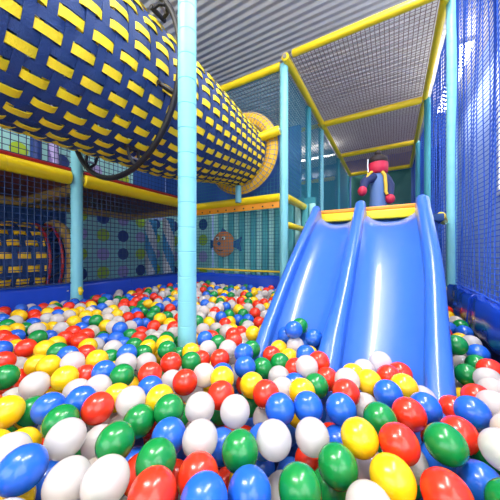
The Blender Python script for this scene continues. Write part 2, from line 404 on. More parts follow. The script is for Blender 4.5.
def twist(x, y, h0, h1, r, ma, mb, label, name='striped_column', pitch=0.62, group='striped columns behind the net'):
    n, k = 24, 80; bm = bmesh.new(); rings = []
    for i in range(k + 1):
        z = h0 + (h1 - h0) * i / k
        rr = r * (1 if 0 < i < k else .85)
        rings.append([bm.verts.new(P(x + rr * math.cos(2 * PI * j / n), y + rr * math.sin(2 * PI * j / n), z)) for j in range(n)])
    for i in range(k):
        for j in range(n):
            f = bm.faces.new((rings[i][j], rings[i][(j + 1) % n], rings[i + 1][(j + 1) % n], rings[i + 1][j]))
            ph = ((h0 + (h1 - h0) * (i + .5) / k) / pitch + (j + .5) / n * 2) % 1.0
            f.material_index = 0 if ph < .5 else 1
    bm.faces.new(rings[0][::-1]); bm.faces.new(rings[-1])
    return tag(obj(name, bm, [ma, mb], origin=P(x, y, h0)), label, 'column', group)
twist(-3.42, 2.75, -0.45, 0.53, 0.09, M['white'], M['stripe'], 'blue and white twisted column next to the dotted panel')
twist(-3.02, 2.75, -0.45, 0.53, 0.09, M['white'], M['stripe'], 'blue and white twisted column in the middle of three')
twist(-2.71, 2.78, -0.45, 0.53, 0.085, M['white'], M['stripe'], 'blue and white twisted column close to the tall lone post')
twist(-3.35, 1.21, 0.70, 2.0, 0.05, M['navy'], M['navy'], 'navy padded column standing on the upper deck', 'padded_column', group='padded columns on the upper deck')
twist(-3.35, 1.37, 0.70, 2.0, 0.05, M['purple'], M['lav'], 'purple padded column standing on the upper deck', 'padded_column', group='padded columns on the upper deck')

# slatted teal panel with the fish
t = thing('slatted_panel', 'turquoise wall of upright slats behind the back net', 'panel', P(-1.8, 3.3, -0.85))
bm = bmesh.new(); add_box(bm, P(-2.60, 3.34, -0.85), P(-0.9, 3.38, 0.75)); obj('backing', bm, M['tealp'], t)
bm = bmesh.new(); bm2 = bmesh.new()
for i in range(17):
    x = -2.58 + i * 0.10
    add_box(bm if i % 2 else bm2, P(x + .008, 3.30, -0.85), P(x + .085, 3.34, 0.66), 0.006)
obj('turquoise_slats', bm, M['slat'], t); obj('mint_slats', bm2, M['mint'], t)
fx, fy, fh = -2.30, 3.20, 0.14
t = thing('fish_cutout', 'round smiling orange fish with blue tail behind the back net', 'fish decoration', P(fx, fy, fh))
bm = bmesh.new(); bmesh.ops.create_uvsphere(bm, u_segments=32, v_segments=20, radius=1)
for v in bm.verts: v.co = P(fx, fy, fh) + Vector((v.co.x * .205, v.co.y * .065, v.co.z * .20))
obj('body', bm, M['fish'], t)
bm = bmesh.new()
def prism(bm, pts, y0, y1):
    a = [bm.verts.new(P(x, y0, h)) for x, h in pts]; b = [bm.verts.new(P(x, y1, h)) for x, h in pts]
    bm.faces.new(a); bm.faces.new(b[::-1])
    for i in range(len(pts)): bm.faces.new((a[i], a[(i + 1) % len(pts)], b[(i + 1) % len(pts)], b[i]))
prism(bm, [(fx + .16, fh + .03), (fx + .24, fh + .05), (fx + .33, fh + .10), (fx + .29, fh), (fx + .32, fh - .11), (fx + .23, fh - .06), (fx + .16, fh - .04)], fy - .02, fy + .02)
obj('tail', bm, M['fin'], t)
bm = bmesh.new(); prism(bm, [(fx - .05, fh + .16), (fx - .02, fh + .25), (fx + .03, fh + .21), (fx + .06, fh + .16)], fy - .015, fy + .015); obj('top_fin', bm, M['fin'], t)
bm = bmesh.new(); prism(bm, [(fx - .17, fh + .04), (fx - .25, fh + .07), (fx - .25, fh - .07), (fx - .17, fh - .02)], fy - .015, fy + .015); obj('side_fin', bm, M['fin'], t)
for s in (-.075, .035):
    bm = bmesh.new(); bmesh.ops.create_uvsphere(bm, u_segments=14, v_segments=10, radius=.034)
    for v in bm.verts: v.co = P(fx + s, fy - .052, fh + .085) + Vector((v.co.x, v.co.y * .5, v.co.z))
    e = obj('eye', bm, M['eye'], t)
    bm = bmesh.new(); c = P(fx + s, fy - .066, fh + .08); add_tube(bm, [c, c + Vector((0, -.006, 0))], .016, 12); obj('pupil', bm, M['ink'], e)
bm = bmesh.new(); bmesh.ops.create_uvsphere(bm, u_segments=14, v_segments=10, radius=.03)
for v in bm.verts: v.co = P(fx - .04, fy - .065, fh + .005) + v.co
obj('nose', bm, M['fin'], t)
bm = bmesh.new(); add_tube(bm, [P(fx - .02 + .11 * math.cos(a), fy - .062 + .03 * abs(math.cos(a)), fh - .01 + .095 * math.sin(a)) for a in [math.radians(200 + k * 14) for k in range(11)]], .008, 8); obj('mouth', bm, M['ink'], t)
bm = bmesh.new(); add_box(bm, P(fx - .02, fy + .05, fh - .04), P(fx + .02, 3.345, fh + .04)); obj('bracket', bm, M['steel'], t)

# ------------------------------------------------------------------ strap tunnels
def lerp(a, b, t): return a + (b - a) * t
def curve_at(keys, y):
    for (y0, *a), (y1, *b) in zip(keys, keys[1:]):
        if y <= y1:
            t = (y - y0) / (y1 - y0); t = max(0, t); t = t * t * (3 - 2 * t)
            return [lerp(p, q, t) for p, q in zip(a, b)]
    return list(keys[-1][1:])
def tunnel(parent, keys, y0, y1, step, nst, sw, mn, my):
    nb = int((y1 - y0) / step); NS = 64
    bm = bmesh.new()
    for j in range(nb):
        ys = y0 + (j + .5) * step; w = step * 0.27; rings = []
        for dy, dr in ((-w, -.003), (-w, .003), (w, .003), (w, -.003)):
            cx, ch, r = curve_at(keys, ys + dy)
            rings.append([bm.verts.new(P(cx + (r + dr + .002 * math.sin(7 * a + j)) * math.cos(a), ys + dy, ch + (r + dr) * math.sin(a))) for a in [2 * PI * k / NS for k in range(NS)]])
        for q in range(4):
            A, B = rings[q], rings[(q + 1) % 4]
            for k in range(NS): bm.faces.new((A[k], A[(k + 1) % NS], B[(k + 1) % NS], B[k]))
    obj('blue_webbing', bm, mn, parent)
    def straps(name, shift, par, width, m, amp):
        bm = bmesh.new()
        for i in range(nst):
            a = 2 * PI * (i + shift) / nst; prev = None
            for j in range(4 * nb + 1):
                ys = y0 + j * step / 4
                cx, ch, r = curve_at(keys, ys)
                ph = PI * (ys - y0) / step + PI * (i % 2)
                off = amp * max(-1, min(1, 1.6 * math.sin(ph) + par))
                tw = width * (1 + .06 * math.sin(i * 3 + j * .5))
                quad = []
                for da, dr in ((-1, -.002), (1, -.002), (1, .002), (-1, .002)):
                    aa = a + da * tw / 2 / r
                    quad.append(bm.verts.new(P(cx + (r + off + dr) * math.cos(aa), ys, ch + (r + off + dr) * math.sin(aa))))
                if prev:
                    for q in range(4): bm.faces.new((prev[q], prev[(q + 1) % 4], quad[(q + 1) % 4], quad[q]))
                prev = quad
        obj(name, bm, m, parent)
    straps('yellow_webbing', .5, .75, sw, my, .0095)
    pitch = 2 * PI * keys[0][3] / nst
    straps('navy_strap_webbing', 1.0, 0.0, (pitch - sw) * .74, mn, .004)
def hoop(bm, cx, y, ch, r, rad, n=72, ns=12):
    add_tube(bm, [P(cx + r * math.cos(2 * PI * k / n), y, ch + r * math.sin(2 * PI * k / n)) for k in range(n)], rad, ns, closed=True)

K1 = [(-0.9, -1.64, 1.20, 0.47), (0.6, -1.58, 1.09, 0.47), (1.3, -1.57, 1.075, 0.45), (2.6, -1.63, 1.17, 0.365)]
t = thing('strap_tunnel', 'large hanging crawl tunnel woven from navy and yellow straps', 'crawl tunnel', P(-1.6, 1.0, 0.6))
tunnel(t, K1, -0.85, 2.57, 0.064, 31, 0.038, M['navyweb'], M['yelweb'])
bm = bmesh.new(); hoop(bm, -1.55, 0.98, 1.055, 0.565, 0.017); hp = obj('black_hoop', bm, M['black'], t)
for k, a in enumerate((-20, -70, -125, 35, 150, 95)):
    a = math.radians(a)
    bm = bmesh.new()
    c0 = P(-1.55 + .475 * math.cos(a), 0.98, 1.085 + .475 * math.sin(a)); c1 = P(-1.55 + .56 * math.cos(a), 0.98, 1.055 + .56 * math.sin(a))
    d = (c1 - c0).normalized(); sd = Vector((0, 1, 0))
    for s in (-1, 1):
        add_tube(bm, [c0 + sd * .035 * s, c0.lerp(c1, .6) + sd * .03 * s, c1], .010, 8)
    add_tube(bm, [c0 - sd * .05, c0 + sd * .05], .013, 8)
    br = obj('bracket', bm, M['black'], t)
    bm = bmesh.new(); q = c0.lerp(c1, .55); add_tube(bm, [q - sd * .03, q + sd * .03], .006, 8); obj('bolt', bm, M['steel'], br)
# padded yellow ring where the tunnel meets the frame
bm = bmesh.new(); n = 80; ns = 14; rings = []
for i in range(n):
    a = 2 * PI * i / n; ring = []
    for j in range(ns):
        b = 2 * PI * j / ns; rr = 0.415 + .076 * math.cos(b); yy = 2.60 + .045 * math.sin(b)
        ring.append(bm.verts.new(P(-1.61 + rr * math.cos(a), yy, 1.205 + rr * math.sin(a))))
    rings.append(ring)
for i in range(n):
    for j in range(ns): bm.faces.new((rings[i][j], rings[i][(j + 1) % ns], rings[(i + 1) % n][(j + 1) % ns], rings[(i + 1) % n][j]))
rg = obj('yellow_ring', bm, M['dyelweb'], t)
bm = bmesh.new()
for i in range(56):
    a = 2 * PI * i / 56
    add_tube(bm, [P(-1.61 + (0.415 + .079 * math.cos(b)) * math.cos(a), 2.60 + .048 * math.sin(b), 1.205 + (0.415 + .079 * math.cos(b)) * math.sin(a)) for b in [2 * PI * q / 10 for q in range(10)]], .0035, 4, closed=True)
for b in (PI * 1.0, PI * 1.25, PI * 1.5, PI * 1.75, 0):
    hoop(bm, -1.61, 2.60 + .048 * math.sin(b), 1.205, 0.415 + .079 * math.cos(b), .0035, 64, 4)
obj('net_cover', bm, M['dyelweb'] if False else M['gnet'], rg)

K2 = [(-0.9, -3.12, -0.08, 0.365), (1.2, -3.12, -0.08, 0.365)]
t = thing('strap_tunnel', 'smaller woven strap tunnel lying behind the net under the upper deck', 'crawl tunnel', P(-3.08, 0.3, -0.45))
tunnel(t, K2, -0.85, 1.1, 0.062, 20, 0.050, M['navyweb'], M['dyelweb'])
bm = bmesh.new(); hoop(bm, -3.12, 1.10, -0.08, 0.368, 0.012); obj('red_hoop', bm, M['red'], t)
bm = bmesh.new(); hoop(bm, -3.12, 1.20, -0.08, 0.368, 0.012); obj('red_hoop', bm, M['red'], t)
for k in range(14):
    a = 2 * PI * k / 14; bm = bmesh.new()
    add_tube(bm, [P(-3.12 + .368 * math.cos(a), 1.10, -.08 + .368 * math.sin(a)), P(-3.12 + .368 * math.cos(a + .2), 1.20, -.08 + .368 * math.sin(a + .2))], .008, 6); obj('lace', bm, M['black'], t)
bm = bmesh.new(); n = 60; rings = []
for i in range(n):
    a = 2 * PI * i / n
    rings.append([bm.verts.new(P(-3.12 + rr * math.cos(a), yy, -0.08 + rr * math.sin(a))) for rr, yy in ((.34, 1.24), (.34, 1.31), (.41, 1.31), (.43, 1.275), (.41, 1.24))])
for i in range(n):
    for j in range(5): bm.faces.new((rings[i][j], rings[i][(j + 1) % 5], rings[(i + 1) % n][(j + 1) % 5], rings[(i + 1) % n][j]))
for f in list(bm.faces):
    for v in f.verts:
        if v.co.z < EYE - .449: v.co.z = EYE - .449
obj('end_ring', bm, M['tan'], t)

# ------------------------------------------------------------------ nets
G = 'safety nets of the play frame'
net('safety_net', P(-2.45, -0.7, -0.262), (0, 3.28, 0), (0, 0, 0.865), 0.044, 0.0032, M['dnet'], 'dark blue net between the long pad and the yellow beam', G)
net('safety_net', P(-2.45, -0.7, 0.745), (0, 3.28, 0), (0, 0, 1.30), 0.046, 0.0030, M['dnet'], 'dark blue net above the red topped yellow beams', G)
net('safety_net', P(-2.40, 2.655, -0.20), (1.30, 0, 0), (0, 0, 0.70), 0.040, 0.0026, M['tnet'], 'thin teal net in front of the fish panel', G)
rc = P(-1.61, 2.6, 1.205)
net('safety_net', P(-2.40, 2.64, 0.68), (1.30, 0, 0), (0, 0, 1.38), 0.044, 0.0022, M['tnet'], 'teal net around the yellow tunnel ring', G, hole=lambda p: (Vector((p.x, 0, p.z)) - Vector((rc.x, 0, rc.z))).length < .50)
net('safety_net', P(-1.05, 2.66, 0.68), (0, 4.4, 0), (0, 0, 1.36), 0.046, 0.0034, M['tnet'], 'teal net along the row of thin posts behind the slide', G)
net('safety_net', P(-2.40, 2.70, TOP + .06), (1.36, 0, 0), (0, 4.4, 0), 0.046, 0.0034, M['gnet'], 'grey ceiling net beyond the tunnel ring', 'ceiling nets', sag=.04, seg=8)
net('safety_net', P(-0.96, 2.56, TOP + .05), (1.29, 0, 0), (0, 1.52, 0), 0.040, 0.0034, M['cnet'], 'brown ceiling net panel nearest above the slide', 'ceiling nets', sag=.02, seg=8)
net('safety_net', P(-0.96, 4.16, TOP + .05), (1.29, 0, 0), (0, 1.43, 0), 0.040, 0.0037, M['cnet'], 'brown ceiling net panel between first and second crossing beams', 'ceiling nets', sag=.02, seg=8)
net('safety_net', P(-0.96, 5.67, TOP + .05), (1.29, 0, 0), (0, 1.42, 0), 0.040, 0.0037, M['cnet'], 'brown ceiling net panel above the padded figure', 'ceiling nets', sag=.02, seg=8)
net('safety_net', P(0.44, 0.35, -0.24), (0, 2.25, 0), (0, 0, 2.32), 0.070, 0.0028, M['bnet'], 'bright blue net hanging over the bumper beside the slide', G, cellv=.027, wav=0.018, seg=40)
net('safety_net', P(0.44, 2.68, -0.24), (0, 4.5, 0), (0, 0, 2.32), 0.085, 0.0040, M['bnet'], 'blue net along the deck behind the slide', G, cellv=.04, wav=0.015, seg=30)

# ------------------------------------------------------------------ far partitions
bm = bmesh.new(); add_box(bm, P(-2.45, 5.66, -0.85), P(-1.1, 5.70, 1.58), 0.003); tag(obj('teal_panel', bm, M['tealp']), 'teal partition under the thin far yellow beam', 'panel')
bm = bmesh.new(); add_box(bm, P(-0.98, 7.22, -0.85), P(0.38, 7.27, 2.05), 0.003); tag(obj('green_panel', bm, M['greenp']), 'dark green panel closing the deck behind the padded figure', 'panel')
# ------------------------------------------------------------------ slide deck and double slide
t = thing('slide_deck', 'blue deck with orange and yellow front edge at the slide top', 'deck', P(-0.2, 2.1, 0.0))
bm = bmesh.new(); add_box(bm, P(-0.66, 2.12, 0.22), P(0.30, 7.2, 0.27), 0.004); obj('platform', bm, M['deck'], t)
bm = bmesh.new(); add_box(bm, P(-0.60, 2.06, 0.25), P(0.20, 2.13, 0.315), 0.01); obj('yellow_edge', bm, M['yel'], t)
bm = bmesh.new(); add_box(bm, P(-0.60, 2.065, 0.315), P(0.20, 2.135, 0.345), 0.008); obj('orange_edge', bm, M['orange'], t)
bm = bmesh.new(); add_box(bm, P(-0.62, 2.16, -0.85), P(0.27, 2.20, 0.22), 0.004); obj('skirt', bm, M['bluep'], t)

def lane_h(y):
    ks = [(0.70, -0.60), (0.85, -0.555), (1.0, -0.475), (1.15, -0.375), (1.30, -0.265), (1.5, -0.115), (1.7, 0.04), (1.85, 0.15), (1.95, 0.215), (2.06, 0.245), (2.12, 0.25)]
    if y <= ks[0][0]: return ks[0][1]
    for (a, p), (b, q) in zip(ks, ks[1:]):
        if y <= b: return p + (q - p) * (y - a) / (b - a)
    return ks[-1][1]
XL, XM, XR = -0.535, -0.208, 0.165
def ease(t): t = min(1, max(0, t)); return t * t * (3 - 2 * t)
def xl(y): return XL + .035 * ease((1.45 - y) / .7)
def xm(y): return XM - .012 * ease((1.3 - y) / .5)
def xr(y): return XR - .048 * ease((1.55 - y) / .75)
t = thing('double_slide', 'wide glossy blue double slide running down into the balls', 'slide', P(-0.2, 1.0, -0.8))
YS = [0.70 + i * (2.11 - 0.70) / 46 for i in range(47)]
def sm(y, w=.06): return sum(lane_h(y + k * w / 3) for k in range(-3, 4)) / 7
def ribbon(bm, prof):
    """prof(y) -> list of (x,h) closed outline, swept along the slide"""
    rings = [[bm.verts.new(P(x, y, h)) for x, h in prof(y)] for y in YS]; m_ = len(rings[0])
    for a, b in zip(rings, rings[1:]):
        for j in range(m_): bm.faces.new((a[j], a[(j + 1) % m_], b[(j + 1) % m_], b[j]))
    bm.faces.new(rings[0]); bm.faces.new(rings[-1][::-1])
def lane_prof(f0, f1):
    def f(y):
        x0, x1 = f0(y), f1(y)
        up = []; n = 14
        for i in range(n + 1):
            s = i / n; x = x0 + (x1 - x0) * s
            e = abs(2 * s - 1); up.append((x, sm(y) - .015 + 0.095 * e ** 2.6))
        return up + [(x, h - .012) for x, h in reversed(up)]
    return f
for x0, x1 in ((xl, xm), (xm, xr)):
    bm = bmesh.new(); ribbon(bm, lane_prof(x0, x1)); obj('lane', bm, M['slide'], t)
def rail_prof(fc, wl, wr, rise, skirt):
    def f(y):
        xc = fc(y)
        b = sm(y)
        k = rise * min(1, max(.25, (y - .70) / .35))
        if y > 1.9: k += .035 * math.exp(-((y - 2.0) / .06) ** 2)
        if y > 2.04: k *= max(.3, 1 - (y - 2.04) / .09)
        fl = 1 + (.5 if fc is xm else .15) * max(0, (1.2 - y) / .4)
        pts = []
        top = b + k
        for i in range(13):
            a = PI * i / 12
            w = wl * fl if math.cos(a) > 0 else wr * fl
            pts.append((xc - w * math.cos(a), top - min(wl, wr) + min(wl, wr) * math.sin(a)))
        return pts + [(xc + wr * fl + .004, b - skirt), (xc - wl * fl - .004, b - (skirt if fc is xl else .03))]
    return f
for xc, wl, wr, rise, skirt in ((xl, .028, .030, .115, .10), (xm, .036, .034, .125, .02), (xr, .034, .040, .125, .12)):
    bm = bmesh.new(); ribbon(bm, rail_prof(xc, wl, wr, rise, skirt)); obj('side_rail', bm, M['slide'], t)
bm = bmesh.new(); add_box(bm, P(XL + .02, 1.90, -0.82), P(XL + .08, 1.96, 0.10)); add_box(bm, P(XR - .08, 1.90, -0.82), P(XR - .02, 1.96, 0.10)); obj('support_leg', bm, M['steel'], t)

beam(P(0.285, 2.15, 0.255), P(0.36, 2.58, 0.26), 0.028, M['yel'], 'short low yellow beam between slide top and net post', 'yellow beams of the play frame')
# ------------------------------------------------------------------ padded figure on the deck
fx, fy = -0.14, 3.0; base = 0.27
t = thing('padded_figure', 'soft upright figure in navy with crimson mitts and scarf on the slide deck', 'padded figure', P(fx, fy, base))
def lathe(bm, prof, c, n=28, sx=1, sy=1):
    rings = [[bm.verts.new(c + Vector((r * sx * math.cos(2 * PI * k / n), r * sy * math.sin(2 * PI * k / n), z))) for k in range(n)] for z, r in prof]
    for a, b in zip(rings, rings[1:]):
        for k in range(n): bm.faces.new((a[k], a[(k + 1) % n], b[(k + 1) % n], b[k]))
    bm.faces.new(rings[0][::-1]); bm.faces.new(rings[-1])
S = 0.86 - base
bm = bmesh.new(); lathe(bm, [(0, .09), (.03, .10), (.2, .088), (.4, .078), (S - .06, .076), (S - .02, .066), (S, .05)], P(fx, fy, base)); obj('torso', bm, M['fgrey'], t)
bm = bmesh.new(); lathe(bm, [(-.005, .04), (.0, .075), (.02, .094), (.07, .098), (.115, .096), (.12, .088)], P(fx, fy, .835)); obj('scarf', bm, M['fred'], t)
bm = bmesh.new(); lathe(bm, [(0, .084), (.02, .094), (.05, .088), (.075, .06), (.085, .02), (.087, .004)], P(fx, fy, .955)); hd = obj('head', bm, M['fdark'], t)
bm = bmesh.new(); bmesh.ops.create_uvsphere(bm, u_segments=16, v_segments=10, radius=.034)
for v in bm.verts: v.co = v.co + P(fx, fy, 1.06)
obj('bobble', bm, M['fdark'], hd)
def wp(u, h, z):   # figure limbs: point at lateral offset u (across the view), height h
    return P(fx + u * CS, fy + u * SN + z, h)
for s, hand in ((-1, (-.150, .655, -.12)), (1, (.130, .585, -.10))):
    bm = bmesh.new(); a0 = wp(.055 * s, .80, -.02); a2 = wp(*hand); a1 = a0.lerp(a2, .5) + Vector((CS * .035 * s, SN * .035 * s, .01))
    pts = [a0, a0.lerp(a1, .5) + Vector((0, 0, .01)), a1, a1.lerp(a2, .6), a2]
    add_tube(bm, pts, [.055, .052, .045, .038, .032], 16); arm = obj('arm', bm, M['fnavy'], t)
    bm = bmesh.new(); bmesh.ops.create_uvsphere(bm, u_segments=18, v_segments=12, radius=1)
    d = (a2 - a1).normalized(); c = a2 + d * .03
    for v in bm.verts: v.co = c + Vector((v.co.x * .044, v.co.y * .042, v.co.z * .05))
    n0 = c + Vector((-CS * .04 * s, -SN * .04 * s, .02))
    add_tube(bm, [c, n0, n0 + Vector((0, -.005, -.012))], [.022, .018, .010], 10)
    obj('mitten', bm, M['fred'], arm)
bm = bmesh.new(); add_tube(bm, [wp(.045, .845, -.085), wp(.075, .80, -.095), wp(.085, .70, -.105), wp(.085, .63, -.11), wp(.10, .60, -.12)], [.018, .018, .017, .016, .014], 10); obj('yellow_sash', bm, M['fyel'], t)
bm = bmesh.new(); add_tube(bm, [wp(-.06, .845, -.07), wp(-.09, .815, -.085), wp(-.115, .775, -.09)], [.014, .014, .012], 10); obj('yellow_sash', bm, M['fyel'], t)
bm = bmesh.new(); add_tube(bm, [wp(-.105, .99, -.02), wp(-.108, .92, -.03), wp(-.10, .85, -.04)], .006, 8); obj('white_cord', bm, M['white'], t)

# ------------------------------------------------------------------ the balls
RB = 0.0378; D = 2 * RB; LEVEL = -0.40
LISTS = [
 (0, 337, "B5,65 R130,55 y78,55 r50,30 G190,5 Y225,62 Y280,38 G290,75 B340,95 b370,62 R325,10 R400,20 Y440,50 W480,45 R430,85 r452,125 Y485,115 y395,130 w345,140 Y325,205 Y245,145 y185,140 y145,130 w85,150 R15,125 G25,200 W175,240 r45,275 r430,195 w385,275 B405,320 y265,315 G165,370 b245,355 Y30,375 w70,320 g305,425 r95,215"),
 (100, 337, "W-10,255 B20,175 R-10,355 G50,110 B15,20 W65,60 B115,40 B135,85 Y60,20 B80,10 G170,45 G215,85 R195,10 G255,30 W280,10 Y240,55 W130,135 w230,130 G110,195 R250,185 R355,130 y295,100 G335,65 Y325,35 G397,32 Y470,20 Y455,75 G455,125 r495,85 w490,190 R425,225 g335,210 b250,260 y300,310 y145,250 W155,320 G345,365 g195,420 w460,270 r55,275"),
 (200, 337, "W0,355 W20,190 y65,150 R100,110 R5,115 W40,60 W140,60 G90,30 R170,20 W205,50 W185,105 R60,5 y45,240 R105,290 g105,370 W175,370 B112,185 w135,155 B225,150 r205,220 Y260,240 R330,285 g245,335 G310,155 g345,205 r305,115 B270,95 G240,95 G270,40 W320,65 R380,95 W370,25 Y395,60 W455,40 Y445,105 G400,130 R465,165 W395,200 B475,240 w430,265 w450,305 g425,310 B400,360 w330,408"),
 (300, 337, "Y10,275 B40,350 y-5,385 b85,310 B205,360 G80,245 B40,195 b5,230 R135,210 Y95,155 W20,155 B10,105 W50,65 W95,65 Y75,105 R95,125 G145,120 w160,145 b195,190 r210,165 Y265,190 w235,225 R230,280 r335,290 Y345,225 r320,145 W320,165 W380,140 W410,165 r375,180 G455,155 R445,200 B440,285 w325,350 r375,320 g400,412 b150,290"),
 (400, 337, "R0,183 Y20,250 w90,280 w140,255 b115,240 g40,215 w110,310 B125,355 R45,385 R220,250 Y210,290 b190,310 R260,375 y255,428 Y315,315 g375,385 R385,305 W275,225 g360,265 G335,190 G385,140 W440,215 W465,270 W470,345 W310,80 W355,35 B390,85 W310,140 Y300,20 G280,40 R450,165"),
 (0, 275, "R20,185 Y100,205 B175,180 Y240,190 R170,200 R345,160 W400,165 Y455,155 R485,120 B10,225 W75,235 G35,255 G125,270 B165,245 W235,220 B290,200 R285,185 Y325,190 Y365,195 W345,205 Y370,235 W285,225 Y260,265 W305,270 Y80,275 B80,310 W185,275 Y205,270 G185,315 Y15,290 R10,315 R365,290 R430,305 B405,270 W460,285 B435,235 G480,230 Y430,205 Y480,200 W450,185 B245,312"),
 (100, 275, "B40,115 W90,105 G120,130 Y155,95 R200,90 G240,85 W275,80 B315,65 R350,55 G350,72 W310,100 W335,95 R270,110 Y375,95 B140,115 R180,130 R205,115 R115,155 R160,150 Y240,145 W290,140 B335,135 R350,170 B380,150 W370,205 W45,150 B10,165 W40,190 Y65,175 Y85,200 W120,180 G160,180 B180,190 G200,170 G215,185 G260,205 G275,180 B295,165 R140,215 R190,210 W40,220 W90,235 Y30,255 B100,270 W150,260 B185,245 B225,245 R270,258 Y300,220 G335,210 Y350,245 W325,280 R370,265 W370,295 R205,290 W255,305 G150,305 B65,305 G15,315 W490,175 W300,310"),
 (200, 275, "G40,40 W65,55 B85,70 B50,75 W10,45 R15,75 G70,100 Y100,85 Y125,95 W115,60 B155,60 W165,95 G155,105 W185,95 B215,72 R220,100 Y272,90 G245,105 B30,100 W15,125 Y65,130 G100,135 W55,160 B25,145 W95,165 B130,160 W160,155 R205,130 G240,140 Y270,130 R285,150 R320,140 W300,120 W325,95 W300,170 W240,165 Y195,175 G145,200 R75,185 W20,180 B105,210 W65,210 B190,225 B240,225 G215,195 R275,190 Y150,235 Y45,240 R125,245 W15,275 W80,270 G100,300 Y160,275 R165,300 R205,290 G225,250 W240,260 Y265,292 Y325,280 W225,325 R380,295 B395,270 B440,300 B465,240 G465,270 B495,290 R430,255 B345,255 W370,325 G420,325 R50,310 B25,320"),
 (300, 275, "W70,275 R70,305 Y115,315 W120,285 G100,345 B35,330 W10,300 G5,350"),
]
POSTS = [(-0.852, .89, .0435), (-2.45, 1.178, .047), (-1.05, 2.6, .047), (.42, 2.63, .036)]
SX0, SX1 = XL - .035, XR + .02
def inslide(x, y): return SX0 - .02 < x < SX1 + .02 and y > 0.72
def surf(x, y):
    s = LEVEL
    if inslide(x, y): s = max(s, lane_h(y) + RB + .004)
    return s
balls = []   # x, y, h, colour, from photo
for u0, v0, s in LISTS:
    for tok in s.split():
        c = tok[0]; a, b = tok[1:].split(',')
        u = u0 + float(a) / 5; v = v0 + float(b) / 5
        du = (u - 250) / F; dv = (v - HZ) / F
        z = 0.3; hit = None
        while z < 4.2:
            x = du * z; X = x * CS - z * SN; Y = x * SN + z * CS
            if -dv * z <= surf(X, Y): hit = (X, Y, -dv * z); break
            z += 0.003
        if hit is None: continue
        X, Y, h = hit
        balls.append([du, dv, z, c])
def okpos(x, y, h, A, dm):
    if x < -2.41 or x > .335 or y > 2.585: return False
    for px, py, pr in POSTS:
        if math.hypot(x - px, y - py) < pr + RB: return False
    if inslide(x, y):
        if x < XL + .075 and x > SX0 - .035 or x > XR - .085 and x < SX1 + .035 or (abs(x - XM) < .08 and h < lane_h(y) + RB + .09): return False
        if SX0 < x < SX1 and h < lane_h(y) + RB + .006: return False
        if h > surf(x, y) + .075: return False
    elif h < LEVEL - .115 or h > LEVEL + .045: return False
    return A is None or len(A) == 0 or ((A - (x, y, h)) ** 2).sum(1).min() >= dm * dm
raw = sorted(balls, key=lambda b: (b[3].islower(), -b[1])); balls = []; lost = 0
for du, dv, z, c in raw:
    A = np.array([b[:3] for b in balls]) if balls else None; got = None
    for dm, jit in ((D * .97, 0), (D * .93, 3), (D * .90, 7)):
        for tr in range(1 if jit == 0 else 14):
            a = du + R.uniform(-jit, jit) / F; b_ = dv + R.uniform(-jit, jit) * .5 / F
            for k in (list(range(90)) if c.islower() else list(range(30)) + list(range(-1, -14, -1)) + list(range(30, 90))):
                zz = z * (1 + k * .004)
                x = a * zz; X = x * CS - zz * SN; Y = x * SN + zz * CS; h = -b_ * zz
                if okpos(X, Y, h, A, dm): got = [X, Y, h, c, 1]; break
            if got: break
        if got: break
    if got: got[3] = got[3].upper(); balls.append(got)
    else: lost += 1
print('LOST', lost)
nphoto = len(balls)
def free(x, y, h, B, dmin):
    A = np.array([b[:3] for b in B]); d = np.sqrt(((A - (x, y, h)) ** 2).sum(1)); return d.min() >= dmin
def blocked(x, y, h):
    if x < -2.41 or (x > .36 and y > .52) or x > .5 or y > 2.59: return True
    if x > .33 and y > .48 and h > -.48: return True
    if SX0 - RB < x < SX1 + RB and y > .70 - RB and h < lane_h(max(.70, y + .02)) + RB + .01 and h > lane_h(max(.7, y)) - .14 - RB: return True
    if SX0 - RB < x < SX1 + RB and y > 0.95: return True
    for px, py, pr in POSTS:
        if math.hypot(x - px, y - py) < pr + RB: return True
    return False
# near strip right in front of the camera, then gaps in the top layer, then deeper layers
def darts(n, hfun, dmin, flag, region):
    for _ in range(n):
        x = R.uniform(region[0], region[1]); y = R.uniform(region[2], region[3]); h = hfun()
        z = -x * SN + y * CS
        if z < -.1 or blocked(x, y, h): continue
        lat = x * CS + y * SN
        if abs(lat) > 1.12 * max(z, .25) + .12: continue
        if free(x, y, h, balls, dmin):
            balls.append([x, y, h, R.choice('RRYYGGBBWWW'), flag])
darts(5000, lambda: LEVEL + R.uniform(-.02, .012), D * .985, 0, (-1.1, .5, -.25, 1.0))
darts(5000, lambda: LEVEL + R.uniform(-.03, .0), D * .985, 0, (-2.42, .34, .2, 2.6))
darts(9000, lambda: LEVEL - R.uniform(.03, .06), D * .975, 0, (-2.42, .5, -.3, 2.6))
darts(9000, lambda: LEVEL - R.uniform(.06, .115), D * .97, 0, (-2.42, .5, -.3, 2.6))
darts(3000, lambda: LEVEL - R.uniform(.11, .19), D * .97, 0, (-1.2, .5, -.3, 1.0))
darts(2500, lambda: LEVEL - R.uniform(.18, .27), D * .97, 0, (-.8, .5, -.3, 1.0))

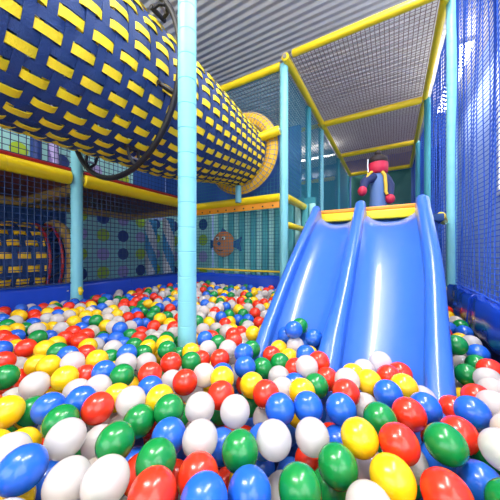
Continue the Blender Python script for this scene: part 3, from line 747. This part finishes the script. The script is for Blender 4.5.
# how much of each ball shows from the photographer's place (an id buffer of the spheres)
W = 500; ids = -np.ones((W, W), int); dep = np.full((W, W), 1e9)
jj, ii = np.meshgrid(np.arange(W) + .5, np.arange(W) + .5)
DX = (jj - 250) / F; DY = -(ii - HZ) / F
full = []
for n_, (x, y, h, c, fl) in enumerate(balls):
    zc = -x * SN + y * CS; xc = x * CS + y * SN
    if zc < .08: continue
    u = 250 + F * xc / zc; v = HZ - F * h / zc; rp = F * RB / zc * 1.9 + 2
    a0, a1, b0, b1 = max(0, int(u - rp)), min(W, int(u + rp) + 1), max(0, int(v - rp)), min(W, int(v + rp) + 1)
    if a0 >= a1 or b0 >= b1: continue
    dx = DX[b0:b1, a0:a1]; dy = DY[b0:b1, a0:a1]
    A = dx * dx + dy * dy + 1; Bq = dx * xc + dy * h + zc; Cq = xc * xc + h * h + zc * zc - RB * RB
    disc = Bq * Bq - A * Cq; ok = disc > 0
    zz = np.where(ok, (Bq - np.sqrt(np.maximum(disc, 0))) / A, 1e9)
    sub = dep[b0:b1, a0:a1]; better = zz < sub
    sub[better] = zz[better]; ids[b0:b1, a0:a1][better] = n_
# posts hide balls too
for px, py, pr in POSTS:
    zc = -px * SN + py * CS; xc = px * CS + py * SN; u = 250 + F * xc / zc; w = F * pr / zc
    a0, a1 = max(0, int(u - w)), min(W, int(u + w) + 1)
    if a0 < a1: ids[:, a0:a1][dep[:, a0:a1] > zc] = -1
cnt = np.bincount(ids[ids >= 0].ravel(), minlength=len(balls))
cnt_photo = np.bincount(ids[84:417][ids[84:417] >= 0].ravel(), minlength=len(balls))
strip = [i for i in range(len(balls)) if cnt_photo[i] < 12 and cnt[i] >= 40]
order = sorted([i for i in range(len(balls)) if i not in set(strip)], key=lambda i: -cnt_photo[i])
order = [i for i in order if cnt_photo[i] >= 5]
NIND = 322
single = strip + order[:max(0, NIND - len(strip))]
rest = [i for i in range(len(balls)) if i not in set(single)]

COL = {'R': ('red', mat('red_ball_plastic', (0.86, 0.034, 0.010), 0.26, coat=0.25, sss=0.0)),
       'Y': ('yellow', mat('yellow_ball_plastic', (0.96, 0.57, 0.006), 0.26, coat=0.25)),
       'G': ('green', mat('green_ball_plastic', (0.004, 0.24, 0.045), 0.26, coat=0.25)),
       'B': ('blue', mat('blue_ball_plastic', (0.014, 0.12, 0.62), 0.26, coat=0.25)),
       'W': ('white', mat('clear_white_ball_plastic', (0.86, 0.80, 0.765), 0.22, coat=0.25, trans=0.46))}
COL['W'][1].node_tree.nodes['Principled BSDF'].inputs['IOR'].default_value = 1.18
def ball_mesh(name, m, u, v, dent):
    bm = bmesh.new(); bmesh.ops.create_uvsphere(bm, u_segments=u, v_segments=v, radius=RB)
    for w in bm.verts:
        n = w.co.normalized()
        k = 1.0 - .010 * math.exp(-(n.z / .035) ** 2)          # moulding seam
        if n.z > .97: k -= .012                                 # filling nub recess
        if dent:
            q = n.dot(Vector((.5, .6, .62)).normalized()); k -= .05 * max(0, (q - .8) / .2) ** 1.3
        w.co = n * RB * k
    me = bpy.data.meshes.new(name); bm.to_mesh(me); bm.free()
    for p in me.polygons: p.use_smooth = True
    me.materials.append(m); return me
MESH = {c: [ball_mesh(nm + '_ball', m_, 32, 24, False), ball_mesh(nm + '_ball_dented', m_, 32, 24, True)] for c, (nm, m_) in COL.items()}
# labels: each ball is the n-th nearest of its colour to something one can find
marks = [("the tall lone post's foot", (-.852, .89)), ('the post with yellow clamps', (-2.45, 1.178)),
         ('the wide slide lane foot', (-.03, .98)), ('the narrow slide lane foot', (-.39, 1.12)),
         ('the dark gap beside the slide', (.29, 1.75)), ('the back corner post', (-1.05, 2.6)),
         ('the far left pit corner', (-2.4, 2.55)), ("the bottom left corner", ('px', 0, 416)),
         ("the bottom right corner", ('px', 500, 416)), ("the bottom edge's middle", ('px', 250, 416)),
         ("the long blue pad's middle", (-2.45, 1.85)), ("the pad's left end", ('px', 0, 305)),
         ('the middle of the ball pit', (-1.3, 1.5))]
ORD = ['', 'second ', 'third ', 'fourth ', 'fifth ', 'sixth ', 'seventh ', 'eighth ', 'ninth ', 'tenth ', 'eleventh ', 'twelfth ', 'thirteenth ', 'fourteenth ', 'fifteenth ', 'sixteenth ', 'seventeenth ', 'eighteenth ', 'nineteenth ', 'twentieth '] + [k + ' ' for k in 'twenty-first twenty-second twenty-third twenty-fourth twenty-fifth twenty-sixth twenty-seventh twenty-eighth twenty-ninth thirtieth'.split()]
def pix(b):
    x, y, h = b[:3]; zc = -x * SN + y * CS; return 250 + F * (x * CS + y * SN) / zc, HZ - F * h / zc
def mdist(b, mk):
    if mk[0] == 'px':
        u, v = pix(b); return math.hypot(u - mk[1], v - mk[2])
    return math.hypot(b[0] - mk[0], b[1] - mk[1])
label = {}
S_ = set(single)
for c in 'RYGBW':
    mine = [i for i in single if balls[i][3] == c]
    seen = [i for i in range(len(balls)) if balls[i][3] == c and cnt[i] >= 12 or i in mine]
    rank = {}
    for name, mk in marks:
        for r_, i in enumerate(sorted(seen, key=lambda i: mdist(balls[i], mk))): rank[(i, name)] = r_
    kindw = {'R': 'shiny red ball', 'Y': 'shiny yellow ball', 'G': 'shiny green ball', 'B': 'shiny blue ball', 'W': 'clear white ball'}[c]
    cw = {'R': 'reds', 'Y': 'yellows', 'G': 'greens', 'B': 'blues', 'W': 'whites'}[c]
    for i in mine:
        nm, r_ = min(((name, rank[(i, name)]) for name, _ in marks), key=lambda q: q[1])
        o_ = ORD[r_] if r_ < len(ORD) else 'number %d ' % (r_ + 1)
        label[i] = '%s, %snearest of the %s to %s' % (kindw, o_, cw, nm)
rot = lambda: (R.uniform(0, 6.28), R.uniform(0, 6.28), R.uniform(0, 6.28))
for i in single:
    x, y, h, c, fl = balls[i]
    o = bpy.data.objects.new('pit_ball', MESH[c][1 if R.random() < .12 else 0]); C.objects.link(o)
    o.location = P(x, y, h); o.rotation_euler = rot()
    tag(o, label[i], 'ball', 'plastic balls in the pit')
# everything deeper or farther than the individual balls: one mass
allco, allf, allm = [], [], []
bm = bmesh.new(); bmesh.ops.create_uvsphere(bm, u_segments=14, v_segments=10, radius=RB)
sv = [v.co.copy() for v in bm.verts]; sf = [[v.index for v in f.verts] for f in bm.faces]; bm.free()
key = 'RYGBW'
for i in rest:
    x, y, h, c, fl = balls[i]; o0 = len(allco); q = P(x, y, h)
    allco += [q + v for v in sv]; allf += [[o0 + k for k in f] for f in sf]; allm += [key.index(c)] * len(sf)
me = bpy.data.meshes.new('ball_mass'); me.from_pydata([tuple(v) for v in allco], [], allf)
for c in key: me.materials.append(COL[c][1])
me.polygons.foreach_set('material_index', allm)
for p in me.polygons: p.use_smooth = True
o = bpy.data.objects.new('ball_mass', me); C.objects.link(o)
tag(o, 'deep and distant mass of coloured balls filling the pit', 'balls', 'plastic balls in the pit', 'stuff')
print('BALLS', nphoto, len(balls), len(single), len(strip), len(set(label.values())), max(len(v.split()) for v in label.values()))

# ------------------------------------------------------------------ light and look
w = bpy.data.worlds.new('hall_daylight'); sc.world = w; w.use_nodes = True
bg = w.node_tree.nodes['Background']; bg.inputs['Color'].default_value = (0.96, 0.98, 1.0, 1); bg.inputs['Strength'].default_value = 1.0
sc.view_settings.view_transform = 'Standard'; sc.view_settings.look = 'None'; sc.view_settings.exposure = 0.36; sc.view_settings.gamma = 1
sc.view_settings.use_curve_mapping = False
sc.cycles.use_denoising = True; sc.cycles.max_bounces = 8; sc.cycles.transparent_max_bounces = 8
